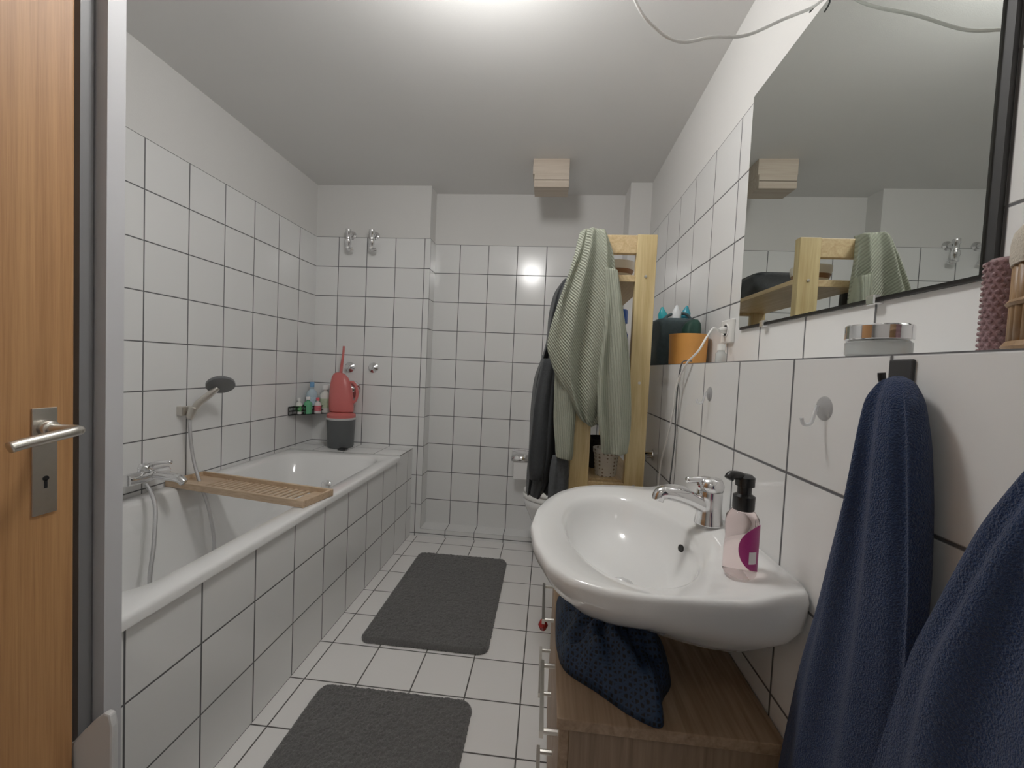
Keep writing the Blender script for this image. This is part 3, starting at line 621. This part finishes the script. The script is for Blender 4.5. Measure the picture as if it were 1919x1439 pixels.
# ---------------------------------------------------------------- sweater + jacket
def knitmat(name,ang):
    m,nt,b=nmat(name);tc=N(nt,'ShaderNodeTexCoord')
    mp=N(nt,'ShaderNodeMapping');mp.inputs['Rotation'].default_value=(0,math.radians(ang),0);nt.links.new(tc.outputs['Object'],mp.inputs[0])
    w=N(nt,'ShaderNodeTexWave',wave_type='BANDS',bands_direction='X');w.inputs['Scale'].default_value=46;w.inputs['Distortion'].default_value=1.4;w.inputs['Detail'].default_value=2;w.inputs['Detail Scale'].default_value=1.5;nt.links.new(mp.outputs[0],w.inputs[0])
    n=N(nt,'ShaderNodeTexNoise');n.inputs['Scale'].default_value=350;nt.links.new(tc.outputs['Object'],n.inputs[0])
    h=math_(nt,'MULTIPLY_ADD',n.outputs[0],.5,w.outputs['Fac'])
    cr=N(nt,'ShaderNodeValToRGB');cr.color_ramp.elements[0].color=(.215,.225,.175,1);cr.color_ramp.elements[1].color=(.33,.35,.275,1);cr.color_ramp.elements[1].position=.8;nt.links.new(h,cr.inputs[0])
    nt.links.new(cr.outputs[0],b.inputs['Base Color']);b.inputs['Roughness'].default_value=.95
    bp=N(nt,'ShaderNodeBump');bp.inputs['Strength'].default_value=.6;bp.inputs['Distance'].default_value=.004;nt.links.new(h,bp.inputs['Height']);nt.links.new(bp.outputs[0],b.inputs['Normal']);return m
knit=knitmat('sage_knit',38);knit2=knitmat('sage_knit_sleeve',6)
sw=slant('sweater_body',[(.096,1.644,.168,1.642,1.425,.03),(.088,1.634,.176,1.632,1.402,.036),(.070,1.557,.196,1.557,1.378,.034),(.045,1.477,.205,1.468,1.370,.034),(.022,1.400,.212,1.370,1.366,.036),(.010,1.325,.222,1.307,1.364,.036),(-.004,1.236,.218,1.150,1.362,.036),(.024,1.147,.200,1.040,1.364,.034),(.070,1.066,.178,.990,1.366,.028),(.115,1.000,.155,.975,1.370,.02)],knit,180,folds=7,amp=.26,m=12,phase=.6,twist=4,jit=.045)
s1=slant('sleeve',[(.022,1.27,.09,1.25,1.385,.022),(.020,1.218,.103,1.164,1.385,.026),(.0206,1.111,.105,1.084,1.383,.026),(.030,.986,.100,.980,1.382,.024),(.038,.900,.100,.890,1.380,.024),(.042,.865,.096,.858,1.380,.020)],knit2,80,folds=4,amp=.2,m=10,jit=.06)
s2=slant('sleeve',[(.165,1.50,.210,1.49,1.350,.02),(.172,1.420,.226,1.400,1.338,.028),(.168,1.300,.244,1.290,1.328,.032),(.156,1.147,.264,1.147,1.326,.034),(.170,1.004,.2725,1.004,1.333,.032),(.186,.93,.277,.93,1.338,.030),(.192,.895,.273,.900,1.342,.026)],knit2,80,folds=4,amp=.22,m=10,jit=.06,seed=4)
thing('knit_sweater','sage green chunky ribbed sweater draped over the pine shelf','sweater',(.12,1.40,1.0),[sw,s1,s2])
jk=slant('jacket_body',[(.040,1.50,.088,1.50,1.56,.06),(.008,1.45,.089,1.45,1.55,.08),(-.010,1.36,.089,1.36,1.54,.10),(-.014,1.27,.089,1.27,1.54,.11),(-.030,1.20,.088,1.2,1.54,.11),(-.050,1.13,.086,1.13,1.54,.11),(-.056,1.0,.084,1.0,1.54,.11),(-.058,.85,.08,.85,1.54,.11),(-.062,.76,.07,.76,1.54,.10),(-.062,.69,.04,.71,1.54,.09)],dark_cloth,120,folds=7,amp=.14,m=8,twist=1,jit=.04)
j2=slant('jacket_sleeve',[(-.02,1.20,.03,1.2,1.45,.030),(-.045,1.05,.02,1.05,1.435,.035),(-.052,.90,.015,.90,1.43,.035),(-.052,.80,.010,.80,1.43,.032),(-.048,.77,.005,.77,1.43,.025)],dark_cloth,50,folds=4,amp=.14,m=8,jit=.04)
thing('hooded_jacket','charcoal hooded jacket hanging on the side of the shelf','jacket',(.03,1.55,.7),[jk,j2])
gt=slant('grey_towel',[(.03,.865,.086,.865,1.40,.012),(.022,.82,.088,.82,1.40,.018),(.02,.70,.088,.70,1.40,.018),(.02,.5,.087,.5,1.40,.016)],char2,60,folds=5,amp=.12,m=8)
solo(gt,'grey towel hanging below the sweater on the shelf','towel')
# ---------------------------------------------------------------- vent, lamp
v1=box('vent_top',(-.140,2.33,2.262),(.066,2.47,ZC),ventw,.003)
v2=box('vent_cover',(-.130,2.315,2.185),(.066,2.45,2.262),ventw,.003)
gv=simple('vent_gap',(.15,.12,.09),.8)
v3=box('vent_groove',(-.128,2.3135,2.222),(.064,2.316,2.226),gv,0)
thing('ceiling_vent_box','stepped light wooden vent box on the ceiling','vent',(-.04,2.4,ZC),[v1,v2,v3])
lm=simple('lamp_opal',(.9,.9,.9),.4,emis=(1,.985,.96),estr=46)
lz=2.225;lr=.108;LX,LY=-.235,1.0
lb=lathe('lamp_base',[(.05,0),(.06,.004),(.06,.02),(0,.02)],(LX,LY,ZC-.02),whitep)
lg=lathe('lamp_shade',[(lr*math.sin(math.pi*i/20),-lr*math.cos(math.pi*i/20)) for i in range(0,20)]+[(.03,lr+.002)],(LX,LY,lz),lm,n=48)
thing('ceiling_lamp','round opal glass ceiling lamp','lamp',(LX,LY,ZC),[lb,lg])
lm2=simple('hall_fill_glow',(.9,.9,.9),.4,emis=(1,.96,.90),estr=4)  # fill light added out of view to brighten surfaces facing the camera
hb=lathe('lamp_base',[(.12,0),(.13,.004),(.13,.03),(0,.03)],(-.25,-.55,ZC-.03),whitep)
hs=lathe('lamp_shade',[(0,0),(.05,.003),(.10,.018),(.135,.05),(.14,.08),(.13,.10),(.11,.105)],(-.25,-.55,ZC-.135),lm2,n=48)
thing('hall_fill_light','added fill light in the unseen hallway, shaped like a ceiling lamp','lamp',(-.25,-.55,ZC),[hb,hs])
w=bpy.data.worlds.new('w');S.world=w;w.use_nodes=True;w.node_tree.nodes['Background'].inputs[0].default_value=(.6,.63,.7,1);w.node_tree.nodes['Background'].inputs[1].default_value=.05
S.view_settings.view_transform='Standard';S.view_settings.look='None';S.view_settings.exposure=-.12;S.view_settings.gamma=1.15
# ---------------------------------------------------------------- camera
f,yaw,pitch,roll,zc=757.35,.0872,-.0395,.0457,1.1612
fw=np.array([-math.sin(yaw)*math.cos(pitch),math.cos(yaw)*math.cos(pitch),math.sin(pitch)])
r=np.cross(fw,[0,0,1]);r/=np.linalg.norm(r);u=np.cross(r,fw)
r2=r*math.cos(roll)+u*math.sin(roll);u2=-r*math.sin(roll)+u*math.cos(roll)
cd=bpy.data.cameras.new('camera');co=bpy.data.objects.new('camera',cd);COL.objects.link(co)
cd.sensor_fit='HORIZONTAL';cd.sensor_width=36;cd.lens=f/1919*36;cd.clip_start=.02
co.matrix_world=Matrix(((r2[0],u2[0],-fw[0],0),(r2[1],u2[1],-fw[1],0),(r2[2],u2[2],-fw[2],zc),(0,0,0,1)))
S.camera=co
